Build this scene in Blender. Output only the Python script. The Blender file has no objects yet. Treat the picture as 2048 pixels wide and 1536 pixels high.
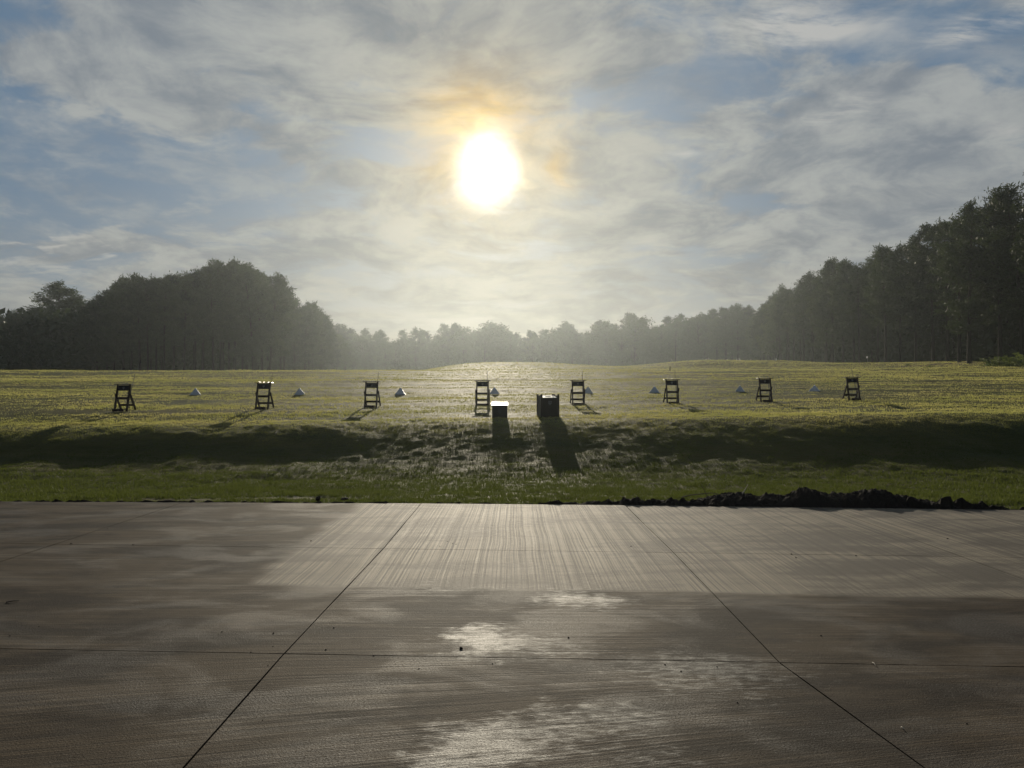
import bpy, bmesh, math, random
import numpy as np
from mathutils import Vector, Matrix

R = math.radians
scene = bpy.context.scene
col = scene.collection
random.seed(7)

# ------------------------------------------------------------------ camera
F, CX, HY, EYE = 1540.0, 1024.0, 790.0, 1.6      # focal length, centre and horizon row in photo pixels, eye height
cam_d = bpy.data.cameras.new('camera')
cam = bpy.data.objects.new('camera', cam_d)
col.objects.link(cam)
cam.location = (0, 0, EYE)
cam.rotation_euler = (R(90), 0, 0)
cam_d.sensor_width = 36
cam_d.lens = F / 2048 * 36
cam_d.shift_y = (HY - 768) / 2048
cam_d.clip_start = 0.05
cam_d.clip_end = 5000
scene.camera = cam

# ------------------------------------------------------------------ view
scene.view_settings.view_transform = 'Standard'
scene.view_settings.look = 'None'
scene.view_settings.exposure = 0.0
scene.view_settings.gamma = 1.0
scene.cycles.use_denoising = True
scene.cycles.use_adaptive_sampling = False
scene.cycles.max_bounces = 8
scene.cycles.volume_bounces = 1
scene.cycles.transparent_max_bounces = 8

# ------------------------------------------------------------------ sun
sx, sz = (975 - CX) / F, (HY - 337) / F
SUN = Vector((sx, 1.0, sz)).normalized()
SUN_EL = math.asin(SUN.z)
SUN_AZ = math.atan2(SUN.x, SUN.y)
sun_d = bpy.data.lights.new('sun', 'SUN')
sun_d.energy = 3.6
sun_d.angle = R(0.5)
sun_d.color = (1.0, 0.89, 0.70)
sun = bpy.data.objects.new('sun', sun_d)
col.objects.link(sun)
sun.rotation_euler = SUN.to_track_quat('Z', 'Y').to_euler()
sun.location = SUN * 300

# ------------------------------------------------------------------ world
HAZE_DENSITY, HAZE_G = 0.00030, 0.79


class NG:
    """small helper for node graphs"""
    def __init__(self, tree):
        self.t = tree; self.n = tree.nodes; self.l = tree.links

    def new(self, kind, **kw):
        nd = self.n.new(kind)
        for k, v in kw.items():
            setattr(nd, k, v)
        return nd

    def put(self, sock, v):
        if hasattr(v, 'is_linked') or isinstance(v, bpy.types.NodeSocket):
            self.l.new(v, sock)
        else:
            try:
                sock.default_value = v
            except Exception:
                sock.default_value = tuple(v) + (1.0,)

    def m(self, op, a, b=0.0, c=0.0, clamp=False):
        nd = self.new('ShaderNodeMath', operation=op, use_clamp=clamp)
        self.put(nd.inputs[0], a); self.put(nd.inputs[1], b); self.put(nd.inputs[2], c)
        return nd.outputs[0]

    def v(self, op, a, b=(0, 0, 0)):
        nd = self.new('ShaderNodeVectorMath', operation=op)
        self.put(nd.inputs[0], a); self.put(nd.inputs[1], b)
        return nd.outputs['Value'] if op in ('DOT_PRODUCT', 'LENGTH') else nd.outputs[0]

    def scale(self, a, s):
        nd = self.new('ShaderNodeVectorMath', operation='SCALE')
        self.put(nd.inputs[0], a); self.put(nd.inputs[3], s)
        return nd.outputs[0]

    def smooth(self, x, lo, hi, a=0.0, b=1.0):
        nd = self.new('ShaderNodeMapRange', interpolation_type='SMOOTHSTEP')
        self.put(nd.inputs[0], x)
        for i, q in enumerate((lo, hi, a, b)):
            self.put(nd.inputs[1 + i], q)
        return nd.outputs[0]

    def lin(self, x, lo, hi, a=0.0, b=1.0):
        nd = self.new('ShaderNodeMapRange')
        self.put(nd.inputs[0], x)
        for i, q in enumerate((lo, hi, a, b)):
            self.put(nd.inputs[1 + i], q)
        return nd.outputs[0]

    def noise(self, vec, scale, detail=4, rough=0.55, dist=0.0, dims='3D', out='Fac'):
        nd = self.new('ShaderNodeTexNoise', noise_dimensions=dims)
        if vec is not None:
            self.l.new(vec, nd.inputs['Vector'])
        nd.inputs['Scale'].default_value = scale
        nd.inputs['Detail'].default_value = detail
        nd.inputs['Roughness'].default_value = rough
        nd.inputs['Distortion'].default_value = dist
        return nd.outputs[out]

    def mix(self, f, a, b, blend='MIX'):
        nd = self.new('ShaderNodeMix', data_type='RGBA', blend_type=blend)
        self.put(nd.inputs[0], f)
        for s, q in ((nd.inputs[6], a), (nd.inputs[7], b)):
            if isinstance(q, (tuple, list)):
                s.default_value = tuple(q)[:3] + (1.0,)
            else:
                self.l.new(q, s)
        return nd.outputs[2]

    def comb(self, x, y, z):
        nd = self.new('ShaderNodeCombineXYZ')
        for i, q in enumerate((x, y, z)):
            self.put(nd.inputs[i], q)
        return nd.outputs[0]

    def sep(self, v):
        nd = self.new('ShaderNodeSeparateXYZ')
        self.l.new(v, nd.inputs[0])
        return nd.outputs

    def ramp(self, f, stops):
        nd = self.new('ShaderNodeValToRGB')
        self.put(nd.inputs[0], f)
        el = nd.color_ramp.elements
        while len(el) < len(stops):
            el.new(0.5)
        for e, (p, c) in zip(el, stops):
            e.position = p
            e.color = tuple(c) + (1.0,)
        return nd.outputs[0]


def build_world():
    w = bpy.data.worlds.new('World')
    scene.world = w
    w.use_nodes = True
    g = NG(w.node_tree)
    g.n.clear()
    STR = 0.1
    DIM = 0.76
    tc = g.new('ShaderNodeTexCoord')
    d = g.v('NORMALIZE', tc.outputs['Generated'])
    sky = g.new('ShaderNodeTexSky', sky_type='NISHITA')
    sky.sun_disc = False
    sky.sun_elevation = SUN_EL
    sky.sun_rotation = SUN_AZ
    sky.air_density = 1.0
    sky.dust_density = 1.2
    sky.ozone_density = 2.0
    x, y, z = g.sep(d)
    zc = g.m('MAXIMUM', z, 0.0)
    az = g.m('MULTIPLY', g.m('ARCTAN2', x, y), 57.2958)
    el = g.m('MULTIPLY', g.m('ARCSINE', z), 57.2958)
    th = g.m('MULTIPLY', g.m('ARCCOSINE', g.m('MINIMUM', g.v('DOT_PRODUCT', d, tuple(SUN)), 0.99999)), 57.2958)
    # cloud deck seen in perspective
    den = g.m('ADD', zc, 0.20)
    p = g.comb(g.m('DIVIDE', x, den), g.m('DIVIDE', y, den), 0.0)
    warp = g.noise(p, 1.6, 3, 0.5, out='Color')
    pw = g.v('ADD', p, g.scale(g.v('SUBTRACT', warp, (0.5, 0.5, 0.5)), 0.55))
    n1 = g.noise(pw, 2.3, 7, 0.55)
    # long soft bands, drifting across
    pb = g.v('MULTIPLY', g.v('ADD', pw, (3.1, 7.7, 0)), (0.8, 2.6, 1))
    n2 = g.noise(pb, 2.3, 7, 0.58)
    n3 = g.noise(g.v('ADD', p, g.scale(g.v('SUBTRACT', warp, (0.5, 0.5, 0.5)), 0.25)), 7.5, 7, 0.62)
    cov = g.m('ADD', g.m('ADD', g.m('MULTIPLY', n1, 0.55), g.m('MULTIPLY', n2, 0.35)), g.m('MULTIPLY', g.m('SUBTRACT', n3, 0.18), 0.36))

    def blob(px, py, rx, ry, amp):
        """soft patch of sky centred where the photo shows it; sizes in photo pixels"""
        ca = math.atan2(px - CX, F)
        ce = math.atan2((HY - py) * math.cos(ca), F)
        da = g.m('MULTIPLY', g.m('SUBTRACT', azw, math.degrees(ca)), 1 / math.degrees(rx / F * math.cos(ca) ** 2))
        de = g.m('MULTIPLY', g.m('SUBTRACT', elw, math.degrees(ce)), 1 / math.degrees(ry / F * math.cos(ca)))
        q = g.m('ADD', g.m('MULTIPLY', da, da), g.m('MULTIPLY', de, de))
        return g.m('MULTIPLY', g.m('EXPONENT', g.m('MULTIPLY', q, -1.0)), amp)

    w2 = g.sep(g.noise(pw, 3.0, 4, 0.6, out='Color'))
    azw = g.m('ADD', az, g.m('MULTIPLY', g.m('SUBTRACT', w2[0], 0.5), 9.0))
    elw = g.m('ADD', el, g.m('MULTIPLY', g.m('SUBTRACT', w2[1], 0.5), 5.0))
    # where the deck is thin (negative) and thick (positive)
    for q in ((60, 320, 230, 110, -.17), (30, 20, 130, 50, -.16), (480, 200, 90, 45, -.10), (350, 330, 190, 60, -.09), (420, 405, 190, 40, -.10), (180, 420, 230, 50, -.11),
              (560, 345, 100, 40, -.06), (1410, 185, 170, 55, -.16), (1260, 195, 110, 25, -.09), (1360, 300, 60, 60, -.06), (1740, 45, 170, 55, -.22), (1960, 85, 160, 30, -.14), (1250, 500, 170, 22, -.09), (1440, 405, 110, 30, -.06),
              (60, 110, 110, 28, .10), (200, 185, 100, 28, .11), (380, 215, 70, 28, .14), (270, 185, 100, 30, .10), (520, 252, 80, 24, .14), (620, 305, 90, 22, .11), (760, 360, 100, 22, .10), (140, 230, 110, 22, .08),
              (640, 140, 200, 60, .08), (330, 60, 200, 60, .07), (900, 60, 300, 80, .08), (1180, 90, 180, 60, .07), (1150, 330, 90, 60, .06), (1650, 190, 260, 60, .09), (1850, 270, 260, 90, .10), (1560, 330, 220, 60, .07), (1250, 380, 120, 40, .07),
              (900, 480, 500, 40, .07), (1750, 440, 300, 60, .10)):
        cov = g.m('ADD', cov, blob(*q))
    c = g.smooth(cov, 0.445, 0.60)
    veil = g.m('ADD', g.m('MULTIPLY', n3, 0.6), g.m('MULTIPLY', g.noise(g.v('ADD', g.v('MULTIPLY', pw, (1.0, 1.7, 1)), (9.1, 4.4, 0)), 3.4, 7, 0.6), 0.5))
    c = g.m('MAXIMUM', c, g.m('MULTIPLY', g.smooth(veil, 0.42, 0.68), g.m('ADD', g.m('MULTIPLY', c, 0.3), 0.55)))
    # thin cirrus wisps, high up at the right
    pc = g.v('ADD', g.v('MULTIPLY', g.v('ADD', p, g.scale(g.v('SUBTRACT', warp, (0.5, 0.5, 0.5)), 0.16)), (1.0, 3.2, 1)), (11.3, 2.7, 0))
    ci = g.smooth(g.noise(pc, 4.5, 9, 0.66, 0.15), 0.36, 0.62)
    cim = 0.0
    for q in ((1560, 40, 160, 42, 1.2), (1690, 62, 90, 22, .8), (1960, 30, 100, 36, 1.1), (1690, 208, 80, 22, .9), (1365, 314, 45, 7, .9), (120, 484, 150, 6, 1.0), (60, 530, 200, 8, .7), (2000, 250, 60, 14, .6)):
        cim = g.m('ADD', blob(*q), cim)
    ci = g.m('MULTIPLY', ci, cim, clamp=True)
    # blue of the clear gaps: the sky texture itself, cooled a little
    blue = g.mix(0.88, sky.outputs[0], (1.05, 2.05, 3.35))
    # lit cloud: brighter and warmer close to the sun
    n4 = g.m('ADD', g.m('MULTIPLY', g.noise(g.v('ADD', pw, (5.2, 1.1, 0)), 4.2, 7, 0.6), 0.7), g.m('MULTIPLY', n3, 0.3))
    cl = g.mix(g.smooth(n4, 0.36, 0.64), (2.3, 2.7, 3.2), (5.0, 5.2, 5.1))
    near = g.m('EXPONENT', g.m('MULTIPLY', g.m('POWER', g.m('DIVIDE', th, 12.0), 2.0), -1.0))
    cl = g.mix(g.m('MULTIPLY', near, 0.85), cl, g.mix(g.smooth(n4, 0.36, 0.64), (2.5, 2.4, 2.25), (6.2, 5.6, 4.3)))
    base = g.mix(g.m('MULTIPLY', c, 0.92), blue, cl)
    base = g.mix(g.m('MULTIPLY', ci, 0.9), base, (6.2, 6.2, 6.0))
    # pale bank of mist towards the horizon
    hz = g.m('EXPONENT', g.m('MULTIPLY', g.m('MAXIMUM', el, 0.0), -1 / 6.5))
    hn = g.noise(g.comb(g.m('MULTIPLY', az, 0.03), g.m('MULTIPLY', el, 0.30), 0.0), 2.2, 5, 0.55)
    hzf = g.m('MULTIPLY', hz, g.lin(hn, 0.3, 0.7, 0.75, 1.15), clamp=True)
    hcol = g.mix(g.m('EXPONENT', g.m('MULTIPLY', g.m('POWER', g.m('DIVIDE', az, 30.0), 2.0), -1.0)), (4.1, 4.15, 3.8), (5.1, 4.2, 2.6))
    base = g.mix(hzf, base, hcol)
    # glow of the veiled sun
    wob = g.m('MULTIPLY', g.m('SUBTRACT', g.noise(pw, 8.0, 6, 0.62), 0.5), 4.6)
    se, sa = math.degrees(SUN_EL), math.degrees(SUN_AZ)
    ex = g.m('DIVIDE', g.m('SUBTRACT', az, sa), 0.98)
    ey = g.m('DIVIDE', g.m('SUBTRACT', el, se), 1.09)
    te = g.m('SQRT', g.m('ADD', g.m('MULTIPLY', ex, ex), g.m('MULTIPLY', ey, ey)))
    tw = g.m('MAXIMUM', g.m('ADD', te, wob), 0.0)
    halo = g.m('EXPONENT', g.m('MULTIPLY', g.m('POWER', g.m('DIVIDE', tw, 5.2), 2.4), -1.0))
    up = g.lin(g.m('SUBTRACT', g.m('SUBTRACT', el, se), g.m('MULTIPLY', g.m('SUBTRACT', az, sa), 0.35)), -3.5, 3.0, 0.22, 1.0)
    halo = g.m('ADD', g.m('MULTIPLY', halo, g.m('MULTIPLY', up, 0.85)), g.m('ADD', blob(1130, 345, 38, 36, .55), blob(930, 215, 90, 40, .45)))
    core = g.m('EXPONENT', g.m('MULTIPLY', g.m('POWER', g.m('DIVIDE', g.m('MAXIMUM', g.m('ADD', te, g.m('MULTIPLY', wob, 0.26)), 0.0), 2.0), 2.8), -1.0))
    inner = g.m('EXPONENT', g.m('MULTIPLY', g.m('POWER', g.m('DIVIDE', tw, 2.75), 2.4), -1.0))
    tot = g.v('ADD', base, g.scale(g.comb(4.6, 1.9, -1.3), halo))
    tot = g.v('ADD', tot, g.scale(g.comb(3.4, 2.7, 1.1), inner))
    tot = g.v('ADD', tot, g.scale(g.comb(20.0, 19.0, 17.0), core))
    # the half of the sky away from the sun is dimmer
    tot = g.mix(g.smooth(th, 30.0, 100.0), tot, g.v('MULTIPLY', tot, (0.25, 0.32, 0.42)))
    # below the horizon: dull ground colour
    tot = g.mix(g.smooth(el, -3.0, -0.5), (0.35, 0.36, 0.28), tot)
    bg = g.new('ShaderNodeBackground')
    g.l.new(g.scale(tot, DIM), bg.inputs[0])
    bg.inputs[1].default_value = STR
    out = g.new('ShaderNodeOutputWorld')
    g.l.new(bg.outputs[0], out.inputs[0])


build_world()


# ------------------------------------------------------------------ helpers
def at(px, D):
    """sideways position, in metres, of photo column px at distance D"""
    return (px - CX) / F * D


def mat(name):
    m = bpy.data.materials.new(name)
    m.use_nodes = True
    g = NG(m.node_tree)
    g.n.clear()
    out = g.new('ShaderNodeOutputMaterial')
    return m, g, out


def principled(g, out, **kw):
    b = g.new('ShaderNodeBsdfPrincipled')
    for k, q in kw.items():
        s = b.inputs[k.replace('_', ' ')]
        if isinstance(q, (tuple, list)) and len(q) == 3:
            s.default_value = tuple(q) + (1.0,) if s.type == 'RGBA' else tuple(q)
        else:
            g.put(s, q)
    g.l.new(b.outputs[0], out.inputs[0])
    return b


def bump(g, h, strength, dist=0.02):
    b = g.new('ShaderNodeBump')
    b.inputs['Strength'].default_value = strength
    b.inputs['Distance'].default_value = dist
    g.l.new(h, b.inputs['Height'])
    return b.outputs[0]


def mesh_np(name, verts, faces, m=None, smooth=False, attrs=None):
    """mesh object data from arrays; faces is (n, k)"""
    verts = np.ascontiguousarray(verts, dtype=np.float32)
    faces = np.ascontiguousarray(faces, dtype=np.int32)
    me = bpy.data.meshes.new(name)
    n, k = faces.shape
    me.vertices.add(len(verts))
    me.vertices.foreach_set('co', verts.ravel())
    me.loops.add(n * k)
    me.loops.foreach_set('vertex_index', faces.ravel())
    me.polygons.add(n)
    me.polygons.foreach_set('loop_start', np.arange(0, n * k, k, dtype=np.int32))
    me.polygons.foreach_set('use_smooth', np.full(n, smooth, dtype=bool))
    for an, arr in (attrs or {}).items():
        a = me.attributes.new(an, 'FLOAT', 'POINT')
        a.data.foreach_set('value', np.ascontiguousarray(arr, dtype=np.float32))
    me.update()
    if m:
        me.materials.append(m)
    return me


def link(name, me, parent=None):
    o = bpy.data.objects.new(name, me)
    col.objects.link(o)
    if parent:
        o.parent = parent
    return o


def thing(name, label, cat, loc=(0, 0, 0), rz=0.0, group=None, data=None):
    o = bpy.data.objects.new(name, data)
    col.objects.link(o)
    o.location = loc
    o.rotation_euler = (0, 0, rz)
    o['label'] = label
    o['category'] = cat
    if group:
        o['group'] = group
    if data is None:
        o.empty_display_size = 0.2
    return o


def dup(root, loc, rz, label, group=None, scale=None):
    r = root.copy()
    col.objects.link(r)
    r.location = loc
    r.rotation_euler = (0, 0, rz)
    r['label'] = label
    if group:
        r['group'] = group
    if scale:
        r.scale = scale
    for ch in list(root.children):
        c = ch.copy()
        col.objects.link(c)
        c.parent = r
        for gch in list(ch.children):
            e = gch.copy()
            col.objects.link(e)
            e.parent = c
    return r


def setting(name, me, kind='structure'):
    o = link(name, me)
    o['kind'] = kind
    return o


# value noise
def _h(ix, iy, s):
    n = (ix.astype(np.int64) * 374761393 + iy.astype(np.int64) * 668265263 + s * 1442695041) & 0xffffffff
    n = ((n ^ (n >> 13)) * 1274126177) & 0xffffffff
    return ((n ^ (n >> 16)) & 0xffff) / 65535.0


def vnoise(x, y, s=0):
    x = np.asarray(x, float); y = np.asarray(y, float)
    ix, iy = np.floor(x), np.floor(y)
    fx, fy = x - ix, y - iy
    fx = fx * fx * (3 - 2 * fx); fy = fy * fy * (3 - 2 * fy)
    a, b = _h(ix, iy, s), _h(ix + 1, iy, s)
    c, d = _h(ix, iy + 1, s), _h(ix + 1, iy + 1, s)
    return (a * (1 - fx) + b * fx) * (1 - fy) + (c * (1 - fx) + d * fx) * fy - 0.5


def fbm(x, y, s=0, o=4):
    t, a = 0, 1.0
    for i in range(o):
        t = t + a * vnoise(x, y, s + i * 17)
        x, y, a = x * 2.03 + 5.1, y * 2.03 + 1.7, a * 0.5
    return t


def sstep(x, lo, hi):
    t = np.clip((x - lo) / (hi - lo), 0, 1)
    return t * t * (3 - 2 * t)


# ------------------------------------------------------------------ terrain
def edge_y(x):
    """far edge of the concrete"""
    x = np.asarray(x, float)
    return np.interp(x, [-30, -7.7, 0, 7.1, 30], [12.5, 11.57, 11.33, 10.71, 8.8])


KD = np.array([-80, 11.0, 12.5, 14.5, 16.4, 17.2, 18.0, 19.0, 20.0, 21.4, 22.5, 24.5, 26.8, 32.5, 40, 50, 60, 64, 70, 76, 90, 110, 130, 160, 220, 340, 900.])
KZ = np.array([-.10, -.05, -.10, -.19, -.19, -.11, .03, .26, .52, .85, .943, 1.085, 1.24, 1.63, 2.12, 2.78, 3.43, 3.60, 3.80, 3.95, 4.35, 5.25, 5.3, 4.6, 4.0, 5.0, 5.0])
_fy = np.arange(-80, 900, 0.1)
_fz = np.interp(_fy, KD, KZ)
_k = np.hanning(9); _k /= _k.sum()
_fz2 = np.convolve(np.pad(_fz, 4, mode='edge'), _k, mode='valid')
_k3 = np.hanning(61); _k3 /= _k3.sum()
_fz3 = np.convolve(np.pad(_fz, 30, mode='edge'), _k3, mode='valid')
_wb = sstep(_fy, 24, 30)
_fz2 = _fz2 * (1 - _wb) + _fz3 * _wb


def terrain(x, y, rough=True):
    x = np.asarray(x, float); y = np.asarray(y, float)
    yy = y + np.where(y < 24, 0.35 * fbm(x * 0.22, y * 0.02 + 3, 5, 3) * sstep(y, 12.5, 15) * (1 - sstep(y, 21.3, 23)), 0)
    z = np.interp(yy, _fy, _fz2)
    side = np.maximum(sstep(-x, 1.0, 6.0), sstep(x, 4.0, 12.0))
    z = z + side * np.interp(yy, [16.8, 18.0, 18.7, 19.4, 20.4, 21.0, 21.5, 22.5], [0, -.06, -.10, -.04, .08, .08, .03, 0])
    # the crest climbs from left to right
    f1 = sstep(y, 16, 20.5) * (1 - sstep(y, 21.3, 25.5))
    z = z + f1 * 0.0145 * x + 0.0012 * x * sstep(y, 22, 26) * (1 - sstep(y, 45, 65))
    # left of the mounds the ground falls away behind the crest
    lf = sstep(-x, 6, 26) * sstep(y, 74, 100)
    z = z - lf * 1.7
    # mounds at the far end
    for mx, my, sx_, sy_, a in ((-3, 106, 8.5, 13, 0.95), (6, 112, 6, 10, .55), (29.5, 116, 12, 12, 1.55), (42, 122, 7, 10, .95), (53, 118, 9, 14, 1.0), (12, 104, 6, 8, .25), (66, 112, 8, 12, .6)):
        z = z + a * np.exp(-((x - mx) / sx_) ** 2 - ((y - my) / sy_) ** 2)
    # right-hand forest floor keeps climbing
    rf = sstep(x, 48, 66) * sstep(y, 60, 95)
    z = z * (1 - rf) + rf * (1.6 + 0.043 * np.clip(y, 40, 120) + 0.022 * np.maximum(y - 120, 0))
    z = z + sstep(x, 26, 44) * sstep(y, 55, 72) * (1 - sstep(y, 72, 86)) * 0.35
    if rough:
        g = sstep(y - edge_y(x), 0.0, 0.6)
        a = np.where(y < 60, 1.0, 1.3)
        z = z + g * a * ((0.032 + .02 * sstep(y, 22, 26)) * fbm(x * 1.1, y * 1.1, 1, 3) + 0.03 * fbm(x * 4.3, y * 4.3, 2, 2) + (0.015 + 0.085 * side) * sstep(y, 15, 17) * (1 - sstep(y, 20.5, 22.5)) * fbm(x * .8, y * .8, 44, 3) + 0.10 * sstep(y, 22, 40) * fbm(x * .12, y * .45, 3, 3))
    under = sstep(edge_y(x) - y, -0.05, 0.25)
    return z * (1 - under) + np.minimum(z, -0.07) * under


def build_ground(m):
    u = np.linspace(-1, 1, 760)
    u = 1.7 * np.sign(u) * (0.62 * np.abs(u) + 0.38 * np.abs(u) ** 3)
    ys = [-60, -40, -25, -12, -4, 2, 6, 8.5, 9.6]
    y = 10.2
    while y < 412:
        ys.append(y)
        y += max(0.065, (y - 4) * 0.0062 if y < 80 else (y - 4) * 0.012)
    ys = np.array(ys)
    X = u[None, :] * (8 + np.maximum(ys, 9))[:, None]
    Y = np.repeat(ys[:, None], len(u), 1)
    Z = terrain(X, Y)
    nv, nu = X.shape
    V = np.stack([X, Y, Z], -1).reshape(-1, 3)
    i = np.arange(nv - 1)[:, None] * nu + np.arange(nu - 1)[None, :]
    Fc = np.stack([i, i + 1, i + nu + 1, i + nu], -1).reshape(-1, 4)
    return setting('ground', mesh_np('ground', V, Fc, m, True))


def ground_material():
    m, g, out = mat('turf')
    tc = g.new('ShaderNodeTexCoord')
    P = tc.outputs['Object']
    x, y, z = g.sep(P)
    dist = g.smooth(y, 16, 30)
    s1 = g.noise(g.v('MULTIPLY', P, (0.10, 0.75, 0.0)), 1.0, 6, 0.6)
    s2 = g.noise(g.v('MULTIPLY', P, (1.2, 3.0, 0.0)), 1.6, 6, 0.7)
    s3 = g.noise(P, 0.35, 5, 0.6)
    green = g.mix(s2, (0.022, 0.030, 0.007), (0.055, 0.062, 0.016))
    straw = g.mix(s2, (0.050, 0.045, 0.013), (0.125, 0.105, 0.030))
    k = g.m('ADD', g.m('MULTIPLY', s1, 0.8), g.m('MULTIPLY', s3, 0.5))
    c = g.mix(g.smooth(k, 0.45, 0.82), green, straw)
    # bare red-brown soil: thin scuffs by the slab, and the bank under the right-hand pines
    near = g.m('SUBTRACT', 1.0, g.smooth(y, 12.6, 13.6))
    sc = g.m('MULTIPLY', g.smooth(g.noise(g.v('MULTIPLY', P, (0.5, 2.4, 1)), 1.5, 6, 0.65), 0.55, 0.66), near)
    rb = g.m('MULTIPLY', g.smooth(g.m('SUBTRACT', x, g.m('MULTIPLY', y, 0.03)), 46, 52), g.smooth(g.noise(P, 0.16, 5, 0.6), 0.42, 0.55))
    rb = g.m('MULTIPLY', rb, g.smooth(y, 60, 74))
    c = g.mix(g.m('MAXIMUM', sc, rb), c, g.mix(s2, (0.030, 0.020, 0.014), (0.075, 0.045, 0.032)))
    rough = g.lin(s2, 0.3, 0.7, 0.62, 0.78)
    hh = g.m('ADD', g.noise(g.v('MULTIPLY', P, (3.0, 9.0, 3)), 2.2, 8, 0.72), g.m('MULTIPLY', g.noise(g.v('MULTIPLY', P, (0.6, 3.0, 1)), 1.0, 4, 0.6), 1.2))
    nrm = bump(g, hh, 0.9, 0.05)
    b = principled(g, out, Roughness=rough, Specular_IOR_Level=0.05)
    g.l.new(c, b.inputs['Base Color'])
    g.l.new(nrm, b.inputs['Normal'])
    b.inputs['Specular Tint'].default_value = (0.95, 0.9, 0.55, 1)
    b.inputs['Sheen Weight'].default_value = 0.04
    b.inputs['Sheen Tint'].default_value = (0.9, 0.9, 0.5, 1)
    return m


ground = build_ground(ground_material())


# ------------------------------------------------------------------ concrete slab
JX = [[-15.2, -15.2], [-11.7, -11.7], [-8.3, -8.3], [-4.95, -4.9], [-1.41, -1.34], [1.60, 1.64], [4.42, 4.45], [7.45, 7.5], [10.6, 10.7], [13.8, 13.9]]


def cross_y(k, x):
    if k == 4:
        return float(edge_y(x))
    a, b = ((-8.2, -.03), (-4.9, -.035), (1.5, -.045), (4.69, -.052), (7.93, -.068))[k if k < 4 else 4]
    return a + b * x


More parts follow.
